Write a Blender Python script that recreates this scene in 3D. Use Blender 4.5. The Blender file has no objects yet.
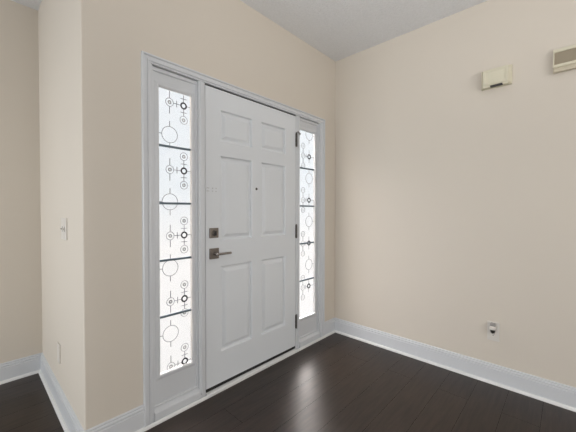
import bpy, bmesh, math
from mathutils import Vector, Matrix

S = bpy.context.scene
COL = S.collection
H = 2.76          # ceiling height
L = 2.1943        # the return wall stands at x = -L
D = 1.2165        # how far the side room runs past the door wall
XMIN, YMIN = -6.5, -4.4

# ------------------------------------------------------------------ camera
cam_d = bpy.data.cameras.new('camera')
cam = bpy.data.objects.new('camera', cam_d)
COL.objects.link(cam)
cam_d.sensor_width = 36.0
cam_d.lens = 300.166 * 36.0 / 576.0
cam_d.clip_start = 0.02
yaw, pitch, roll = 0.8194, -0.0177, 0.0015
cy, sy = math.cos(yaw), math.sin(yaw)
fw, rt, up = Vector((sy, cy, 0)), Vector((cy, -sy, 0)), Vector((0, 0, 1))
fw2 = fw * math.cos(pitch) + up * math.sin(pitch)
up2 = -fw * math.sin(pitch) + up * math.cos(pitch)
r3 = rt * math.cos(roll) + up2 * math.sin(roll)
u3 = -rt * math.sin(roll) + up2 * math.cos(roll)
m = Matrix((r3, u3, -fw2)).transposed().to_4x4()
m.translation = Vector((-2.5831, -1.7524, 1.2417))
cam.matrix_world = m
S.camera = cam

# ------------------------------------------------------------------ world (overcast daylight) and lights
w = bpy.data.worlds.new('overcast_sky')
S.world = w
w.use_nodes = True
nt = w.node_tree
nt.nodes.clear()
tc = nt.nodes.new('ShaderNodeTexCoord')
sep = nt.nodes.new('ShaderNodeSeparateXYZ')
mr = nt.nodes.new('ShaderNodeMapRange')
mr.inputs['From Min'].default_value = -1.0
mr.inputs['From Max'].default_value = 1.0
ramp = nt.nodes.new('ShaderNodeValToRGB')       # pale ground, hazy horizon, overcast sky that brightens upwards
cr_ = ramp.color_ramp
cr_.elements[0].position, cr_.elements[0].color = 0.44, (0.69, 0.685, 0.68, 1)
cr_.elements[1].position, cr_.elements[1].color = 0.54, (0.56, 0.615, 0.655, 1)
for p_, c_ in ((0.68, (0.58, 0.63, 0.67, 1)), (0.73, (14.5, 13.3, 12.6, 1))):
    e_ = cr_.elements.new(p_)
    e_.color = c_
bg = nt.nodes.new('ShaderNodeBackground')
bg.inputs['Strength'].default_value = 1.15
wo = nt.nodes.new('ShaderNodeOutputWorld')
nt.links.new(tc.outputs['Generated'], sep.inputs[0])
nt.links.new(sep.outputs['Z'], mr.inputs['Value'])
nt.links.new(mr.outputs[0], ramp.inputs[0])
nt.links.new(ramp.outputs[0], bg.inputs['Color'])
nt.links.new(bg.outputs[0], wo.inputs['Surface'])


def area(name, loc, target, sx, sy_, power, color=(1, 1, 1)):
    d = bpy.data.lights.new(name, 'AREA')
    d.shape = 'RECTANGLE'
    d.size, d.size_y, d.energy, d.color = sx, sy_, power, color
    o = bpy.data.objects.new(name, d)
    COL.objects.link(o)
    o.location = loc
    o.rotation_euler = (Vector(target) - Vector(loc)).to_track_quat('-Z', 'Y').to_euler()
    return o


area('side_fill_light', (-6.4, 0.05, 1.2), (0, 0.2, 1.2), 2.2, 1.7, 29, (0.93, 0.965, 1.0)).data.spread = math.radians(78)  # added unseen fill in front of the solid side wall; no window there
area('rear_fill_light', (-2.3, -4.25, 1.5), (-2.3, 0, 0.8), 2.4, 1.5, 61, (1.0, 0.985, 0.97))  # added fill behind the camera for door wall and side room
area('ceiling_bounce_fill', (-1.9, -2.6, 1.4), (-1.6, -2.0, 2.76), 0.8, 0.8, 13, (1.0, 0.985, 0.97)).data.spread = math.radians(110)  # added unseen uplight to brighten the ceiling and upper walls

vs = S.view_settings
S.display_settings.display_device = 'sRGB'
vs.view_transform = 'Standard'
vs.look = 'None'
vs.gamma = 1.0
vs.use_curve_mapping = False
vs.exposure = 0.0

# ------------------------------------------------------------------ materials


def mat(name, color, rough=0.5, metal=0.0, spec=0.5, bump=None, mottle=None):
    """bump = (scale, strength, distance); mottle = (scale, amount)."""
    mt = bpy.data.materials.new(name)
    mt.use_nodes = True
    n, l = mt.node_tree.nodes, mt.node_tree.links
    b = n['Principled BSDF']
    b.inputs['Base Color'].default_value = (*color, 1)
    b.inputs['Roughness'].default_value = rough
    b.inputs['Metallic'].default_value = metal
    b.inputs['Specular IOR Level'].default_value = spec
    t = n.new('ShaderNodeTexCoord')
    if bump:
        z = n.new('ShaderNodeTexNoise')
        z.inputs['Scale'].default_value = bump[0]
        z.inputs['Detail'].default_value = 3
        bp = n.new('ShaderNodeBump')
        bp.inputs['Strength'].default_value = bump[1]
        bp.inputs['Distance'].default_value = bump[2]
        l.new(t.outputs['Object'], z.inputs['Vector'])
        l.new(z.outputs['Fac'], bp.inputs['Height'])
        l.new(bp.outputs['Normal'], b.inputs['Normal'])
    if mottle:
        z = n.new('ShaderNodeTexNoise')
        z.inputs['Scale'].default_value = mottle[0]
        z.inputs['Detail'].default_value = 2
        mx = n.new('ShaderNodeMix')
        mx.data_type = 'RGBA'
        k = mottle[1]
        mx.inputs['A'].default_value = (*[c * (1 - k) for c in color], 1)
        mx.inputs['B'].default_value = (*[min(1, c * (1 + k)) for c in color], 1)
        l.new(t.outputs['Object'], z.inputs['Vector'])
        l.new(z.outputs['Fac'], mx.inputs['Factor'])
        l.new(mx.outputs['Result'], b.inputs['Base Color'])
    return mt


M_WALL = mat('beige_wall_paint', (0.655, 0.597, 0.517), 0.75, bump=(90, 0.06, 0.002), mottle=(1.2, 0.012))
M_TRIM = mat('trim_paint', (0.63, 0.645, 0.665), 0.38, bump=(60, 0.03, 0.002))
M_SHOE = mat('shoe_paint', (0.74, 0.74, 0.73), 0.4)
M_DOOR = mat('door_paint', (0.72, 0.745, 0.77), 0.42, bump=(45, 0.05, 0.002))
M_CEIL = mat('textured_ceiling_paint', (0.78, 0.785, 0.795), 0.9, bump=(75, 0.8, 0.012), mottle=(70, 0.08))
M_STEEL = mat('aged_nickel', (0.23, 0.205, 0.185), 0.32, metal=0.85)
M_BRIGHT = mat('satin_nickel', (0.36, 0.34, 0.325), 0.25, metal=0.9)
M_BRONZE = mat('dark_bronze', (0.05, 0.045, 0.042), 0.4, metal=0.6)
M_HINGE = mat('aged_bronze', (0.085, 0.075, 0.067), 0.42, metal=0.4)
M_RUBBER = mat('black_weatherstrip', (0.008, 0.008, 0.008), 0.7)
M_PLATE = mat('white_plastic', (0.69, 0.655, 0.605), 0.35)
M_WPLATE = mat('painted_plate', (0.665, 0.62, 0.56), 0.45)
M_SLOT = mat('dark_slot', (0.03, 0.028, 0.027), 0.6)
M_GREYP = mat('grey_plastic', (0.33, 0.31, 0.29), 0.4)
M_CREAM = mat('cream_plastic', (0.66, 0.62, 0.48), 0.45)
M_CREAMD = mat('old_beige_plastic', (0.56, 0.50, 0.38), 0.5)
M_CAME = mat('grey_lead_came', (0.13, 0.17, 0.20), 0.45, metal=0.3)
M_LINE = mat('thin_grey_leading', (0.20, 0.21, 0.235), 0.6)
M_RING = mat('dark_glass_ring', (0.012, 0.012, 0.02), 0.4)
M_DOT = mat('smoky_glass_dot', (0.30, 0.30, 0.31), 0.5)


def grille_material():
    mt = mat('grille_mesh', (0.36, 0.305, 0.22), 0.7)
    n, l = mt.node_tree.nodes, mt.node_tree.links
    t = n.new('ShaderNodeTexCoord')
    wv = n.new('ShaderNodeTexWave')
    wv.bands_direction = 'Y'
    wv.inputs['Scale'].default_value = 60
    bp = n.new('ShaderNodeBump')
    bp.inputs['Strength'].default_value = 0.6
    bp.inputs['Distance'].default_value = 0.003
    l.new(t.outputs['Object'], wv.inputs['Vector'])
    l.new(wv.outputs['Fac'], bp.inputs['Height'])
    l.new(bp.outputs['Normal'], n['Principled BSDF'].inputs['Normal'])
    return mt


M_GRILLE = grille_material()


def glass_material():
    mt = bpy.data.materials.new('frosted_glass')
    mt.use_nodes = True
    n, l = mt.node_tree.nodes, mt.node_tree.links
    n.clear()
    o = n.new('ShaderNodeOutputMaterial')
    rf = n.new('ShaderNodeBsdfRefraction')
    rf.inputs['Roughness'].default_value = 0.2
    rf.inputs['IOR'].default_value = 1.12
    rf.inputs['Color'].default_value = (0.97, 0.975, 0.98, 1)
    tr = n.new('ShaderNodeBsdfTranslucent')
    tr.inputs['Color'].default_value = (0.95, 0.95, 0.95, 1)
    t = n.new('ShaderNodeTexCoord')
    z = n.new('ShaderNodeTexNoise')
    z.inputs['Scale'].default_value = 5.0
    bp = n.new('ShaderNodeBump')
    bp.inputs['Strength'].default_value = 0.04
    mx = n.new('ShaderNodeMixShader')
    mx.inputs[0].default_value = 0.05
    l.new(t.outputs['Object'], z.inputs['Vector'])
    l.new(z.outputs['Fac'], bp.inputs['Height'])
    l.new(bp.outputs['Normal'], rf.inputs['Normal'])
    l.new(rf.outputs[0], mx.inputs[1])
    l.new(tr.outputs[0], mx.inputs[2])
    l.new(mx.outputs[0], o.inputs['Surface'])
    return mt


M_GLASS = glass_material()


def floor_material():
    mt = bpy.data.materials.new('dark_wood_planks')
    mt.use_nodes = True
    n, l = mt.node_tree.nodes, mt.node_tree.links
    b = n['Principled BSDF']
    t = n.new('ShaderNodeTexCoord')
    mp = n.new('ShaderNodeMapping')
    mp.inputs['Location'].default_value = (0.35, 0.376 + 0.182 * 40, 0)
    br = n.new('ShaderNodeTexBrick')
    br.offset = 0.37
    br.inputs['Color1'].default_value = (0.029, 0.0185, 0.0135, 1)
    br.inputs['Color2'].default_value = (0.022, 0.0140, 0.0105, 1)
    br.inputs['Mortar'].default_value = (0.013, 0.009, 0.007, 1)
    br.inputs['Scale'].default_value = 1.0
    br.inputs['Mortar Size'].default_value = 0.0017
    br.inputs['Mortar Smooth'].default_value = 0.3
    br.inputs['Bias'].default_value = 0.0
    br.inputs['Brick Width'].default_value = 3.1
    br.inputs['Row Height'].default_value = 0.182
    l.new(t.outputs['Object'], mp.inputs['Vector'])
    l.new(mp.outputs[0], br.inputs['Vector'])
    mp2 = n.new('ShaderNodeMapping')
    mp2.inputs['Scale'].default_value = (3.0, 34.0, 1.0)
    gr = n.new('ShaderNodeTexNoise')
    gr.inputs['Scale'].default_value = 1.6
    gr.inputs['Detail'].default_value = 6
    gr.inputs['Distortion'].default_value = 0.6
    l.new(t.outputs['Object'], mp2.inputs['Vector'])
    l.new(mp2.outputs[0], gr.inputs['Vector'])
    rp = n.new('ShaderNodeMapRange')
    rp.inputs['From Min'].default_value = 0.3
    rp.inputs['From Max'].default_value = 0.7
    rp.inputs['To Min'].default_value = 0.6
    rp.inputs['To Max'].default_value = 1.4
    l.new(gr.outputs['Fac'], rp.inputs['Value'])
    mx = n.new('ShaderNodeMix')
    mx.data_type = 'RGBA'
    mx.blend_type = 'MULTIPLY'
    mx.inputs['Factor'].default_value = 1.0
    l.new(br.outputs['Color'], mx.inputs['A'])
    l.new(rp.outputs[0], mx.inputs['B'])
    l.new(mx.outputs['Result'], b.inputs['Base Color'])
    sp = n.new('ShaderNodeMapRange')          # the open seams do not shine
    sp.inputs['To Min'].default_value = 0.42
    sp.inputs['To Max'].default_value = 0.08
    l.new(br.outputs['Fac'], sp.inputs['Value'])
    l.new(sp.outputs[0], b.inputs['Specular IOR Level'])
    # hand-scraped satin finish: a little uneven gloss and relief
    ns = n.new('ShaderNodeTexNoise')
    ns.inputs['Scale'].default_value = 7
    ns.inputs['Detail'].default_value = 4
    rr = n.new('ShaderNodeMapRange')
    rr.inputs['To Min'].default_value = 0.26
    rr.inputs['To Max'].default_value = 0.36
    l.new(t.outputs['Object'], ns.inputs['Vector'])
    l.new(ns.outputs['Fac'], rr.inputs['Value'])
    l.new(rr.outputs[0], b.inputs['Roughness'])
    bp = n.new('ShaderNodeBump')
    bp.inputs['Strength'].default_value = 0.5
    bp.inputs['Distance'].default_value = 0.002
    bp.invert = True
    l.new(br.outputs['Fac'], bp.inputs['Height'])
    bp2 = n.new('ShaderNodeBump')
    bp2.inputs['Strength'].default_value = 0.02
    bp2.inputs['Distance'].default_value = 0.002
    l.new(gr.outputs['Fac'], bp2.inputs['Height'])
    l.new(bp.outputs[0], bp2.inputs['Normal'])
    l.new(bp2.outputs[0], b.inputs['Normal'])
    return mt


M_FLOOR = floor_material()

# ------------------------------------------------------------------ mesh helpers


def box(bm, x0, x1, y0, y1, z0, z1, bev=0.0, seg=2):
    t = bmesh.new()
    bmesh.ops.create_cube(t, size=1.0)
    for v in t.verts:
        v.co = Vector((x0 + (v.co.x + .5) * (x1 - x0), y0 + (v.co.y + .5) * (y1 - y0), z0 + (v.co.z + .5) * (z1 - z0)))
    if bev:
        bmesh.ops.bevel(t, geom=t.edges[:], offset=bev, segments=seg, profile=0.5, affect='EDGES')
    merge(bm, t)


def merge(bm, t):
    me = bpy.data.meshes.new('tmp')
    t.to_mesh(me)
    t.free()
    bm.from_mesh(me)
    bpy.data.meshes.remove(me)


def cyl(bm, a, b, r, r2=None, seg=20):
    a, b = Vector(a), Vector(b)
    t = bmesh.new()
    bmesh.ops.create_cone(t, cap_ends=True, segments=seg, radius1=r, radius2=r if r2 is None else r2, depth=(b - a).length)
    q = (b - a).to_track_quat('Z', 'Y').to_matrix().to_4x4()
    q.translation = (a + b) / 2
    t.transform(q)
    merge(bm, t)


def torus_xz(bm, c, R, r, seg=36, ring=8, flat=1.0):
    """A ring lying in the x-z plane."""
    rows = []
    for i in range(seg):
        a = 2 * math.pi * i / seg
        row = []
        for j in range(ring):
            p = 2 * math.pi * j / ring
            q = R + r * math.cos(p)
            row.append(bm.verts.new((c[0] + q * math.cos(a), c[1] + r * flat * math.sin(p), c[2] + q * math.sin(a))))
        rows.append(row)
    for i in range(seg):
        for j in range(ring):
            bm.faces.new((rows[i][j], rows[(i + 1) % seg][j], rows[(i + 1) % seg][(j + 1) % ring], rows[i][(j + 1) % ring]))


def prism(bm, pts, axis, a0, a1, m0=0.0, m1=0.0):
    """Sweep the profile pts = [(out, z)] along an axis; ends are cut at a mitre (shift per unit of out).
    axis is a function (along, out, z) -> point."""
    A = [bm.verts.new(axis(a0 + m0 * o, o, z)) for o, z in pts]
    B = [bm.verts.new(axis(a1 + m1 * o, o, z)) for o, z in pts]
    k = len(pts)
    for i in range(k):
        bm.faces.new((A[i], A[(i + 1) % k], B[(i + 1) % k], B[i]))
    bm.faces.new(A[::-1])
    bm.faces.new(B)


def obj(name, bm, mt, parent=None, smooth=False):
    bmesh.ops.recalc_face_normals(bm, faces=bm.faces[:])
    me = bpy.data.meshes.new(name)
    bm.to_mesh(me)
    bm.free()
    me.materials.append(mt)
    if smooth:
        for p in me.polygons:
            p.use_smooth = True
        me.set_sharp_from_angle(angle=math.radians(35))
    o = bpy.data.objects.new(name, me)
    COL.objects.link(o)
    if parent is not None:
        o.parent = parent
        o.matrix_parent_inverse = parent.matrix_basis.inverted()
    return o


def root(name, loc):
    o = bpy.data.objects.new(name, None)
    COL.objects.link(o)
    o.location = loc
    o.empty_display_size = 0.1
    return o


def tag(o, label=None, cat=None, group=None, kind=None):
    if label:
        o['label'] = label
    if cat:
        o['category'] = cat
    if group:
        o['group'] = group
    if kind:
        o['kind'] = kind
    return o


def B():
    return bmesh.new()


def boxes(name, mt, parent, *specs, smooth=False):
    bm = B()
    for s in specs:
        box(bm, *s)
    return obj(name, bm, mt, parent, smooth)


# ------------------------------------------------------------------ shell
SIDE = (XMIN, -L + 0.12, 0.12, D + 0.12)      # the side room beyond the door wall
tag(boxes('floor', M_FLOOR, None, (XMIN, 0.12, YMIN, 0.12, -0.06, 0.0), (*SIDE, -0.06, 0.0)), 'dark brown wood plank floor', 'floor', kind='structure')
tag(boxes('ceiling', M_CEIL, None, (XMIN, 0.12, YMIN, 0.12, H, H + 0.06), (*SIDE, H, H + 0.06)), 'pale grey textured ceiling', 'ceiling', kind='structure')
tag(boxes('wall_right', M_WALL, None, (0.0, 0.12, YMIN, 0.12, 0, H)), 'wide beige wall on the right of the door', 'wall', kind='structure')
UX0, UX1, UZ = -1.86, -0.25, 2.08      # opening of the whole door unit
tag(boxes('wall_front', M_WALL, None,
          (-L + 0.12, UX0, 0, 0.040, 0, H), (UX1, 0.0, 0, 0.040, 0, H), (UX0, UX1, 0, 0.040, UZ, H)),
    'beige wall around the white front door', 'wall', kind='structure')
bm = B()
box(bm, -L, -L + 0.12, 0, D, 0, H)
ed = [e for e in bm.edges if all(abs(v.co.x + L) < 1e-5 and abs(v.co.y) < 1e-5 for v in e.verts)]
bmesh.ops.bevel(bm, geom=ed, offset=0.009, segments=4, profile=0.5, affect='EDGES')
tag(obj('wall_left', bm, M_WALL, None, True), 'narrow beige wall face with light switch at the outer corner', 'wall', kind='structure')
tag(boxes('wall_back', M_WALL, None, (XMIN, -L + 0.12, D, D + 0.12, 0, H)), 'beige wall of the side room at far left', 'wall', kind='structure')

tag(boxes('wall_rear', M_WALL, None, (XMIN, 0.12, YMIN - 0.12, YMIN, 0, H)), 'beige wall behind the viewer', 'wall', kind='structure')
tag(boxes('wall_side', M_WALL, None, (XMIN - 0.12, XMIN, YMIN - 0.12, D + 0.12, 0, H)), 'beige far wall of the side room', 'wall', kind='structure')

# baseboards: profile (out from the wall, z)
BASE = [(0, 0), (0.0155, 0), (0.0155, 0.106), (0.0120, 0.1075), (0.0105, 0.110), (0.0135, 0.113), (0.0135, 0.122),
        (0.0090, 0.1245), (0.0060, 0.1275), (0.0090, 0.131), (0.0085, 0.136), (0, 0.140)]
SHOE = [(0.015, 0), (0.030, 0), (0.0296, 0.006), (0.0275, 0.0115), (0.0225, 0.0165), (0.015, 0.0185)]
along_front = lambda y0: (lambda a, o, z: (a, y0 - o, z))
along_right = lambda a, o, z: (-o, a, z)
along_return = lambda a, o, z: (-L - o, a, z)


def baseboard(name, axis, a0, a1, m0, m1, label):
    bm = B()
    prism(bm, BASE, axis, a0, a1, m0, m1)
    o = obj(name, bm, M_TRIM)
    tag(o, label, 'baseboard', kind='structure')
    bm = B()
    prism(bm, SHOE, axis, a0, a1, m0, m1)
    obj('shoe_moulding', bm, M_SHOE, o)


CX0, CX1, CZ = -1.9106, -0.1985, 2.1265    # outside of the casing
baseboard('baseboard_right', along_right, YMIN, 0, 0, -1, 'long white baseboard under the right wall')
baseboard('baseboard_front', along_front(0), CX1, 0, 0, -1, 'short white baseboard between door casing and room corner')
baseboard('baseboard_corner', along_front(0), -L, CX0, -1, 0, 'short white baseboard between outer corner and door casing')
baseboard('baseboard_left', along_return, 0, D, -1, -1, 'white baseboard under the wall with the light switch')
baseboard('baseboard_back', along_front(D), XMIN, -L, 0, -1, 'white baseboard along the side room wall')

# ------------------------------------------------------------------ casing, frame and threshold of the door unit
CAS = [(0, 0), (0, 0.016), (0.003, 0.020), (0.010, 0.020), (0.013, 0.0125), (0.017, 0.0115), (0.029, 0.0115), (0.032, 0.0165), (0.038, 0.0165),
       (0.041, 0.0095), (0.047, 0.0105), (0.0500, 0.008), (0.0500, 0)]    # (in from the outer edge, thickness)
bm = B()
path = [(CX0, 0.0, 1, 0), (CX0, CZ, 1, -1), (CX1, CZ, -1, -1), (CX1, 0.0, -1, 0)]
rings = []
for px, pz, dx, dz in path:
    rings.append([bm.verts.new((px + dx * w_, -t_, pz + dz * w_)) for w_, t_ in CAS])
for a, b in zip(rings, rings[1:]):
    for i in range(len(CAS)):
        j = (i + 1) % len(CAS)
        bm.faces.new((a[i], a[j], b[j], b[i]))
bm.faces.new(rings[0][::-1])
bm.faces.new(rings[-1])
casing = tag(obj('trim_1', bm, M_TRIM), 'white moulded casing around door and both sidelights', 'door casing', kind='structure')
bm = B()
prism(bm, [(0.019, 0), (0.030, 0), (0.0296, 0.006), (0.0275, 0.0115), (0.0225, 0.0165), (0.019, 0.0185)], along_front(0), CX0 + 0.0, -1.509)
prism(bm, [(0.019, 0), (0.030, 0), (0.0296, 0.006), (0.0275, 0.0115), (0.0225, 0.0165), (0.019, 0.0185)], along_front(0), -0.609, CX1)
obj('shoe_moulding', bm, M_SHOE, casing)

DC = -1.0587          # centre of the door
DX0, DX1, DZ0, DZ1 = -1.5050, -0.6105, 0.0455, 2.0740
DT = 2.0660           # top edge of the slab
# frame: outer jambs, head, two mullion posts
frame = boxes('trim_2', M_TRIM, None,
              (UX0, -1.850, -0.004, 0.038, 0, UZ), (-0.268, UX1, -0.004, 0.038, 0, UZ),
              (-1.850, -0.268, -0.004, 0.038, DZ1 + 0.003, UZ))
tag(frame, 'white door frame inside the casing', 'door frame', kind='structure')
for s, (a, b) in enumerate(((-1.5575, DX0 - 0.006), (DX1 + 0.003, -0.5600))):
    bm = B()
    if s == 0:
        box(bm, a, b, -0.006, 0.038, 0.0, DZ1 + 0.003, 0.002)
        box(bm, a + 0.010, a + 0.040, -0.012, -0.002, 0.03, DZ1, 0.004)
    else:
        box(bm, a, b, -0.002, 0.038, 0.0, DZ1 + 0.003, 0.002)
        box(bm, a + 0.022, b - 0.003, -0.008, 0.0, 0.03, DZ1, 0.003)
    obj('mullion_post', bm, M_TRIM, frame)
# black rubber strips in the slab gaps also paint their dark shadow line
boxes('weatherstrip_shadow', M_RUBBER, frame, (DX0 - 0.006, DX1 + 0.003, 0.008, 0.036, DT + 0.0003, DZ1 + 0.003))
boxes('weatherstrip_shadow', M_RUBBER, frame, (DX0 - 0.006, DX0 - 0.0003, 0.008, 0.036, 0.022, DT))
# threshold: white nosing in front of the door
bm = B()
prism(bm, [(-0.12, 0), (0.030, 0), (0.030, 0.016), (0.022, 0.0205), (0.004, 0.0215), (-0.12, 0.0215)], along_front(0), -1.509, -0.609)
tag(obj('trim_3', bm, M_SHOE), 'white threshold strip under the front door', 'threshold', kind='structure')
# sill boards below the sidelights
for a, b, side in ((-1.850, -1.5575, 'left'), (-0.560, -0.268, 'right')):
    bm = B()
    prism(bm, [(-0.038, 0), (0.015, 0), (0.015, 0.056), (0.013, 0.062), (-0.012, 0.078), (-0.038, 0.078)], along_front(0), a, b)
    o = obj('sill_board', bm, M_TRIM, frame)

# ------------------------------------------------------------------ front door
door = tag(root('door_1', (DC, 0, DZ0)), 'white six-panel front door with square lever and deadbolt', 'door', kind='structure')
xs = [DX0, -1.388, -1.106, -1.012, -0.739, DX1]
zs = [DZ0, 0.262, 0.857, 1.034, 1.619, 1.717, 1.933, DT]
bm = B()


def vv(x, y, z):
    return bm.verts.new((x, y, z))


for i in range(5):
    for k in range(7):
        x0, x1, z0, z1 = xs[i], xs[i + 1], zs[k], zs[k + 1]
        if i in (1, 3) and k in (1, 3, 5):
            prev = None
            for off, dep in ((0, 0), (0.003, 0.002), (0.008, 0.0140), (0.016, 0.0160), (0.022, 0.0150), (0.042, 0.0035), (0.046, 0.0025)):
                ring = [vv(x0 + off, dep, z0 + off), vv(x1 - off, dep, z0 + off), vv(x1 - off, dep, z1 - off), vv(x0 + off, dep, z1 - off)]
                if prev:
                    for q in range(4):
                        bm.faces.new((prev[q], prev[(q + 1) % 4], ring[(q + 1) % 4], ring[q]))
                prev = ring
            bm.faces.new(prev)
        else:
            bm.faces.new((vv(x0, 0, z0), vv(x1, 0, z0), vv(x1, 0, z1), vv(x0, 0, z1)))
yb = 0.045
c = [(DX0, DZ0), (DX1, DZ0), (DX1, DT), (DX0, DT)]
for q in range(4):
    a, b = c[q], c[(q + 1) % 4]
    bm.faces.new((vv(a[0], 0, a[1]), vv(b[0], 0, b[1]), vv(b[0], yb, b[1]), vv(a[0], yb, a[1])))
bm.faces.new([vv(x, yb, z) for x, z in c])
bmesh.ops.remove_doubles(bm, verts=bm.verts[:], dist=1e-5)
slab = obj('door_slab', bm, M_DOOR, door)
tag(boxes('door_sweep', M_RUBBER, door, (DX0 + 0.001, DX1 - 0.001, 0.003, 0.040, 0.0216, DZ0)), 'black door sweep')

# deadbolt
db = boxes('deadbolt', M_STEEL, door, (-1.4795, -1.4105, -0.010, 0.0, 1.057, 1.124, 0.003))
tag(db, 'square nickel deadbolt plate')
bm = B()
cyl(bm, (-1.445, -0.008, 1.090), (-1.445, -0.016, 1.090), 0.021, 0.019, 24)
obj('collar', bm, M_BRIGHT, db, True)
bm = B()
box(bm, -1.450, -1.440, -0.034, -0.014, 1.073, 1.107, 0.003)
obj('thumb_turn', bm, M_BRONZE, db, True)
# lever
lv = boxes('lever_rosette', M_STEEL, door, (-1.479, -1.407, -0.010, 0.0, 0.915, 0.987, 0.003))
tag(lv, 'square nickel rosette')
bm = B()
cyl(bm, (-1.443, -0.008, 0.951), (-1.443, -0.050, 0.951), 0.012, 0.011, 20)
obj('neck', bm, M_BRIGHT, lv, True)
bm = B()
box(bm, -1.456, -1.337, -0.060, -0.046, 0.943, 0.959, 0.004, 3)
obj('lever_handle', bm, M_BRIGHT, lv, True)
# peephole
bm = B()
cyl(bm, (-1.062, 0.001, 1.408), (-1.062, -0.003, 1.408), 0.0105, 0.009, 20)
cyl(bm, (-1.062, -0.002, 1.408), (-1.062, -0.0042, 1.408), 0.006, 0.006, 16)
tag(obj('peephole', bm, M_BRONZE, door, True), 'small dark peephole')
# old painted guard plates with screw holes
for x0, x1 in ((-1.500, -1.476), (-1.458, -1.420)):
    pl = boxes('guard_plate', M_DOOR, door, (x0, x1, -0.0022, 0.0, 1.366, 1.398, 0.0008))
    bm = B()
    for xx in ((x0 + 0.006, x1 - 0.006)):
        for zz in (1.372, 1.392):
            cyl(bm, (xx, -0.0018, zz), (xx, -0.0028, zz), 0.003, seg=10)
    obj('screw_holes', bm, M_GREYP, pl)
# three hinges on the right edge
for zc, pin in ((1.860, True), (1.060, False), (0.262, False)):
    bm = B()
    for q in range(3):
        z0 = zc - 0.057 + q * 0.0385
        cyl(bm, (DX1 + 0.002, -0.008, z0), (DX1 + 0.002, -0.008, z0 + 0.037), 0.008, seg=14)
    cyl(bm, (DX1 + 0.002, -0.008, zc - 0.061), (DX1 + 0.002, -0.008, zc + 0.064), 0.004, 0.005, seg=12)
    box(bm, DX1 - 0.002, DX1 + 0.005, -0.006, 0.03, zc - 0.055, zc + 0.057)
    hg = obj('hinge', bm, M_HINGE, door, True)
    if pin:
        bm = B()
        cyl(bm, (DX1 + 0.002, -0.008, zc + 0.064), (DX1 + 0.016, -0.018, zc + 0.072), 0.004, seg=10)
        cyl(bm, (DX1 + 0.016, -0.018, zc + 0.072), (DX1 + 0.040, -0.016, zc + 0.058), 0.004, seg=10)
        cyl(bm, (DX1 + 0.036, -0.018, zc + 0.060), (DX1 + 0.046, -0.012, zc + 0.056), 0.007, seg=12)
        tag(obj('pin_stop', bm, M_BRIGHT, hg, True), 'bright hinge pin door stop')

# ------------------------------------------------------------------ sidelights
GY = 0.030            # depth of the glass plane behind the door face


def line(bm, x0, z0, x1, z1, w_=None):
    w_ = w_ or (0.0017 if x0 < DC else 0.0018)
    y0, y1 = GY - 0.0015, GY + 0.001
    if abs(x1 - x0) > abs(z1 - z0):
        box(bm, min(x0, x1), max(x0, x1), y0, y1, z0 - w_, z0 + w_)
    else:
        box(bm, x0 - w_, x0 + w_, y0, y1, min(z0, z1), max(z0, z1))


def sidelight(name, px0, px1, gx0, gx1, gz0, gz1, label, bars):
    r = tag(root(name, ((px0 + px1) / 2, 0.02, 0.078)), label, 'sidelight window', kind='structure')
    py, pb = 0.018, 0.037
    boxes('window_frame', M_TRIM, r, (px0, gx0, py, pb, 0.078, DZ1), (gx1, px1, py, pb, 0.078, DZ1),
          (gx0, gx1, py, pb, 0.078, gz0), (gx0, gx1, py, pb, gz1, DZ1))
    # moulded lip that holds the glass
    bm = B()
    prof = [(0.000, 0.020), (0.003, 0.0125), (0.010, 0.0105), (0.020, 0.0125), (0.028, 0.0155), (0.030, 0.0185)]
    prev = None
    for off, y in [(-0.001, 0.034)] + prof:
        ring = [bm.verts.new((gx0 - off, y + 0.002, gz0 - off)), bm.verts.new((gx1 + off, y + 0.002, gz0 - off)),
                bm.verts.new((gx1 + off, y + 0.002, gz1 + off)), bm.verts.new((gx0 - off, y + 0.002, gz1 + off))]
        if prev:
            for q in range(4):
                bm.faces.new((prev[q], prev[(q + 1) % 4], ring[(q + 1) % 4], ring[q]))
        prev = ring
    obj('glazing_lip', bm, M_TRIM, r)
    # raised strip round the edge of the panel
    bm = B()
    box(bm, px0, px0 + 0.012, 0.010, 0.020, 0.078, DZ1, 0.003)
    box(bm, px1 - 0.012, px1, 0.010, 0.020, 0.078, DZ1, 0.003)
    box(bm, px0, px1, 0.008, 0.020, DZ1 - 0.022, DZ1, 0.004)
    box(bm, px0, px1, 0.006, 0.020, 0.078, 0.094, 0.005)
    obj('stop_moulding', bm, M_TRIM, r)
    glass = boxes('glass_pane', M_GLASS, r, (gx0 - 0.003, gx1 + 0.003, GY, GY + 0.004, gz0 - 0.003, gz1 + 0.003))
    tag(glass, 'bright frosted glass pane')
    for zb in bars:
        bm = B()
        box(bm, gx0, gx1, GY - 0.005, GY + 0.006, zb - 0.007, zb + 0.007, 0.002)
        tag(obj('came_bar', bm, M_CAME, r), 'grey horizontal bar')
    return r


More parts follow.
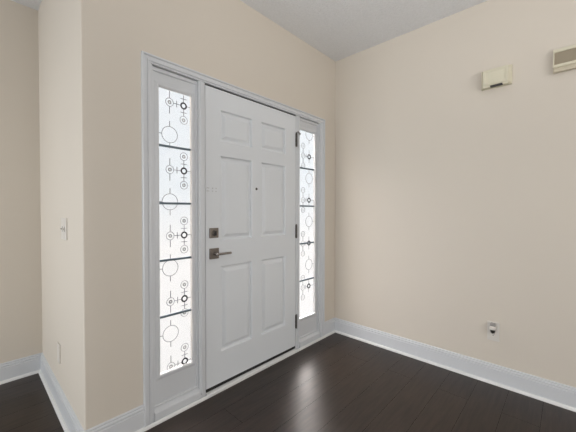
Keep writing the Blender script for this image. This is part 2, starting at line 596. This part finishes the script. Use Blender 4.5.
def motif(r, gx0, gx1, gz0, gz1, xring, xother, zr, mirrored):
    """One repeat of the leaded pattern: a dark ring, bull's-eyes, a large circle and thin lines."""
    lo, hi = gz0 + 0.003, gz1 - 0.003
    inb = lambda z, rad=0.0: lo + rad < z < hi - rad
    lines, dots = B(), B()
    nd = 0

    def vline(x, za, zb):
        za, zb = max(za, lo), min(zb, hi)
        if zb > za + 0.003:
            line(lines, x, za, x, zb)

    def bull(x, z):
        nonlocal nd
        if not inb(z, 0.005):
            return
        for Rr, tube in ((0.0245, 0.0020 if mirrored else 0.0017), ):
            n0 = len(lines.verts)
            torus_xz(lines, (x, GY - 0.001, z), Rr, tube, 28, 6)
            if not inb(z, Rr):
                lines.verts.ensure_lookup_table()
                for v in lines.verts[n0:]:
                    v.co.z = min(max(v.co.z, lo), hi)
        torus_xz(dots, (x, GY - 0.001, z), 0.0085, 0.0034 if not mirrored else 0.0015, 20, 6, 0.5)
        for v in dots.verts:
            v.co.z = min(max(v.co.z, lo), hi)
        nd += 1

    col3 = xother if mirrored else xring        # column that carries the vertical chain
    chain = (0.09, 0.0, -0.09) if mirrored else (0.09, -0.09)
    for dz in chain:
        bull(col3, zr + dz)
    if not mirrored:
        bull(xother, zr)
        vline(xother, zr + 0.0245, zr + 0.068)
        vline(xother, zr - 0.068, zr - 0.0245)
    else:
        vline(xring, zr + 0.02, zr + 0.06)
        vline(xring, zr - 0.06, zr - 0.02)
    s = 1 if not mirrored else 1
    for sg in (1, -1):
        za, zb = sorted((zr + sg * 0.019, zr + sg * 0.066))
        if mirrored:
            za, zb = sorted((zr + sg * 0.0245, zr + sg * 0.066))
        vline(col3, za, zb)
        if inb((za + zb) / 2) and not mirrored:
            line(lines, col3 - 0.020, (za + zb) / 2, col3 + 0.020, (za + zb) / 2)
    if inb(zr, 0.004):
        xa, xb = sorted((xring, xother))
        line(lines, xa + 0.0245 if not mirrored else xa + 0.0245, zr, xb - 0.019, zr)
        xm = (xa + xb) / 2
        vline(xm, zr - 0.020, zr + 0.020)
        line(lines, max(xring, xother) + 0.019, zr, gx1, zr)
    # large circle below
    xbig = xother if not mirrored else xring
    for zb in ([zr - 0.197] if not mirrored else [zr + 0.203]):
        n0 = len(lines.verts)
        if zb > lo and zb - 0.05 < hi:
            torus_xz(lines, (xbig, GY - 0.001, zb), 0.049, 0.0020 if mirrored else 0.0017, 48, 6)
            lines.verts.ensure_lookup_table()
            for v in lines.verts[n0:]:
                v.co.z = min(max(v.co.z, lo), hi)
            vline(xbig, zb + 0.049, zb + 0.083)
            vline(xbig, zb - 0.083, zb - 0.049)
            if inb(zb):
                if not mirrored:
                    line(lines, gx0, zb, xbig - 0.049, zb)
                else:
                    line(lines, xbig + 0.049, zb, gx1, zb)
    o = obj('leading_lines', lines, M_LINE, r)
    if nd:
        obj('glass_dots', dots, M_DOT, r)
    else:
        dots.free()
    if inb(zr, 0.006):
        bm = B()
        torus_xz(bm, (xring, GY - 0.001, zr), 0.0185 if mirrored else 0.0175, 0.0062 if mirrored else 0.0052, 32, 8, 0.6)
        for v in bm.verts:
            v.co.z = min(max(v.co.z, lo), hi)
        tag(obj('glass_ring', bm, M_RING, r, True), 'dark round ring')


K = 1.01688                       # glass lies a little behind the plane the sizes were read on
zz_ = lambda z: 1.2417 + (z - 1.2417) * K
xx_ = lambda x: -2.5831 + (x + 2.5831) * K
BARS = (1.6315, 1.2857, 0.940, 0.599)
lg = (xx_(-1.812) - 0.005, xx_(-1.612))
rg = (xx_(-0.556) - 0.014, xx_(-0.352))
gz = (zz_(0.267) + 0.010, zz_(1.958) + 0.005)
wl = sidelight('window_1', -1.850, -1.5575, lg[0], lg[1], gz[0], gz[1], 'tall leaded sidelight left of the door, on its lever side', BARS)
for zr in (1.890, 1.488, 1.089, 0.690, 0.294):
    motif(wl, lg[0], lg[1], gz[0], gz[1], xx_(-1.657), xx_(-1.747), zz_(zr), False)
wr = sidelight('window_2', -0.560, -0.268, rg[0], rg[1], gz[0], gz[1], 'tall leaded sidelight right of the door, on its hinge side', BARS)
for zr in (1.738, 1.339, 0.943, 0.544):
    motif(wr, rg[0], rg[1], gz[0], gz[1], xx_(-0.424), xx_(-0.509), zz_(zr), True)

# ------------------------------------------------------------------ things on the return wall
WX = -L
sw = tag(root('light_switch', (WX, 0.385, 1.135)), 'white double light switch plate on the narrow wall left of the door', 'light switch')
bm = B()
box(bm, WX - 0.007, WX, 0.322, 0.448, 1.072, 1.198, 0.0015)
obj('cover_plate', bm, M_PLATE, sw)
for yy in (0.358, 0.412):
    bm = B()
    box(bm, WX - 0.0085, WX - 0.006, yy - 0.006, yy + 0.006, 1.118, 1.148, 0.0005)
    hs = obj('switch_opening', bm, M_GREYP, sw)
    bm = B()
    box(bm, WX - 0.018, WX - 0.006, yy - 0.004, yy + 0.004, 1.128, 1.139, 0.001)
    obj('toggle', bm, M_PLATE, sw)


def outlet(name, label, axis, sgn, loc, w_, z0, z1):
    """Duplex outlet; axis (u, out, z) -> point, u runs along the wall."""
    r = tag(root(name, loc), label, 'outlet')

    def bx(nm, mt, par, u0, u1, o0, o1, za, zb, bev=0.0):
        p, q = axis(u0, o0, za), axis(u1, o1, zb)
        bm = B()
        box(bm, min(p[0], q[0]), max(p[0], q[0]), min(p[1], q[1]), max(p[1], q[1]), za, zb, bev)
        return obj(nm, bm, mt, par)
    bx('cover_plate', M_PLATE, r, -w_ / 2, w_ / 2, 0, 0.006, z0, z1, 0.0015)
    zc = (z0 + z1) / 2
    for dz in (0.020, -0.020):
        f = bx('socket', M_PLATE, r, -0.017, 0.017, 0.004, 0.0075, zc + dz - 0.0145, zc + dz + 0.0145, 0.001)
        for u in (-0.006, 0.006):
            bx('slot', M_SLOT, f, u - 0.0012, u + 0.0012, 0.006, 0.0079, zc + dz - 0.002, zc + dz + 0.008)
        bx('ground_hole', M_SLOT, f, -0.0028, 0.0028, 0.006, 0.0079, zc + dz - 0.0105, zc + dz - 0.005)
    bx('screw', M_BRIGHT, r, -0.003, 0.003, 0.004, 0.0068, zc - 0.003, zc + 0.003, 0.0005)
    return r


wp = tag(root('wall_plate', (WX, 0.582, 0.345)), 'thin blank wall plate low on the narrow wall below the light switch', 'wall plate')
boxes('cover_plate', M_WPLATE, wp, (WX - 0.006, WX, 0.546, 0.618, 0.287, 0.403, 0.001))
for zz in (0.313, 0.377):
    boxes('screw', M_PLATE, wp, (WX - 0.007, WX - 0.005, 0.579, 0.585, zz - 0.003, zz + 0.003, 0.0005))
outlet('wall_outlet', 'white outlet on the right wall with a plug-in device in its upper socket',
       lambda u, o, z: (-o, -1.368 + u, z), -1, (0, -1.368, 0.376), 0.073, 0.308, 0.444)

# plug-in device in the upper socket of the right wall's outlet
pc = -1.368
dv = tag(root('plug_in_freshener', (-0.008, pc, 0.396)), 'small white plug-in with dark band, in the outlet on the right wall', 'plug-in device')
bm = B()
box(bm, -0.040, -0.0082, pc - 0.019, pc + 0.019, 0.392, 0.418, 0.006, 3)
obj('body', bm, M_PLATE, dv, True)
bm = B()
box(bm, -0.033, -0.0095, pc - 0.0165, pc + 0.0165, 0.417, 0.441, 0.004, 3)
obj('top_cap', bm, M_GREYP, dv, True)
bm = B()
cyl(bm, (-0.027, pc, 0.393), (-0.027, pc, 0.374), 0.0155, 0.013, 20)
tag(obj('vial', bm, M_BRONZE, dv, True), 'dark lower band')
bm = B()
cyl(bm, (-0.027, pc, 0.3745), (-0.027, pc, 0.369), 0.0125, 0.009, 20)
obj('vial_base', bm, M_BRIGHT, dv, True)

# ------------------------------------------------------------------ boxes high on the right wall
ch = tag(root('door_chime', (0, -1.367, 2.12)), 'small cream door chime box high on the right wall', 'door chime')
y0, y1 = -1.441, -1.293          # near and far ends
bm = B()            # body tapers a little from the wall to the front
vs_ = [[bm.verts.new((x, y, z)) for y, z in ((ya, za), (yb_, za), (yb_, zb), (ya, zb))]
       for x, ya, yb_, za, zb in ((0.0, -1.457, -1.279, 2.118, 2.247), (-0.020, -1.457, -1.279, 2.118, 2.247),
                                  (-0.024, -1.453, -1.283, 2.121, 2.245), (-0.052, y0, y1, 2.128, 2.238))]
for p_, q_ in zip(vs_, vs_[1:]):
    for i in range(4):
        bm.faces.new((p_[i], p_[(i + 1) % 4], q_[(i + 1) % 4], q_[i]))
bm.faces.new(vs_[0])
bm.faces.new(vs_[-1])
obj('housing', bm, M_CREAM, ch)
bm = B()            # raised picture-frame cover with a sunk panel
prev = None
for off, x in ((0, -0.050), (0, -0.0555), (0.002, -0.057), (0.016, -0.057), (0.018, -0.0545), (0.022, -0.0535)):
    ring = [bm.verts.new((x, y, z)) for y, z in ((y0 + off, 2.132 + off), (y1 - off, 2.132 + off), (y1 - off, 2.238 - off), (y0 + off, 2.238 - off))]
    if prev:
        for i in range(4):
            bm.faces.new((prev[i], prev[(i + 1) % 4], ring[(i + 1) % 4], ring[i]))
    prev = ring
bm.faces.new(prev)
obj('front_cover', bm, M_CREAM, ch)
tag(boxes('sound_slot', M_SLOT, ch, (-0.050, -0.030, y0 + 0.034, y1 - 0.044, 2.117, 2.1315)), 'dark slot along the bottom')
boxes('bottom_lip', M_CREAM, ch, (-0.053, -0.030, y0, y0 + 0.032, 2.116, 2.132, 0.002))
boxes('bottom_lip', M_CREAM, ch, (-0.053, -0.030, y1 - 0.042, y1, 2.116, 2.132, 0.002))

vt = tag(root('wall_speaker', (0, -1.80, 2.12)), 'long beige wall box with brown grille, cut by the right edge', 'wall speaker')
y1, y0 = -1.669, -1.935
bm = B()
box(bm, -0.026, 0.0, y0, y1, 2.122, 2.258, 0.003)
obj('housing', bm, M_CREAMD, vt)
boxes('front_rim', M_CREAM, vt, (-0.036, -0.024, y0, y1, 2.240, 2.261, 0.003),
      (-0.036, -0.024, y0, y1, 2.147, 2.165, 0.003), (-0.036, -0.024, y1 - 0.005, y1, 2.150, 2.255, 0.001),
      (-0.036, -0.024, y0, y0 + 0.005, 2.150, 2.255, 0.001))
tag(boxes('grille', M_GRILLE, vt, (-0.029, -0.024, y0 + 0.004, y1 - 0.004, 2.163, 2.242)), 'brown ribbed grille')
boxes('bottom_rail', M_CREAMD, vt, (-0.033, -0.010, y0, y1, 2.118, 2.136, 0.005))
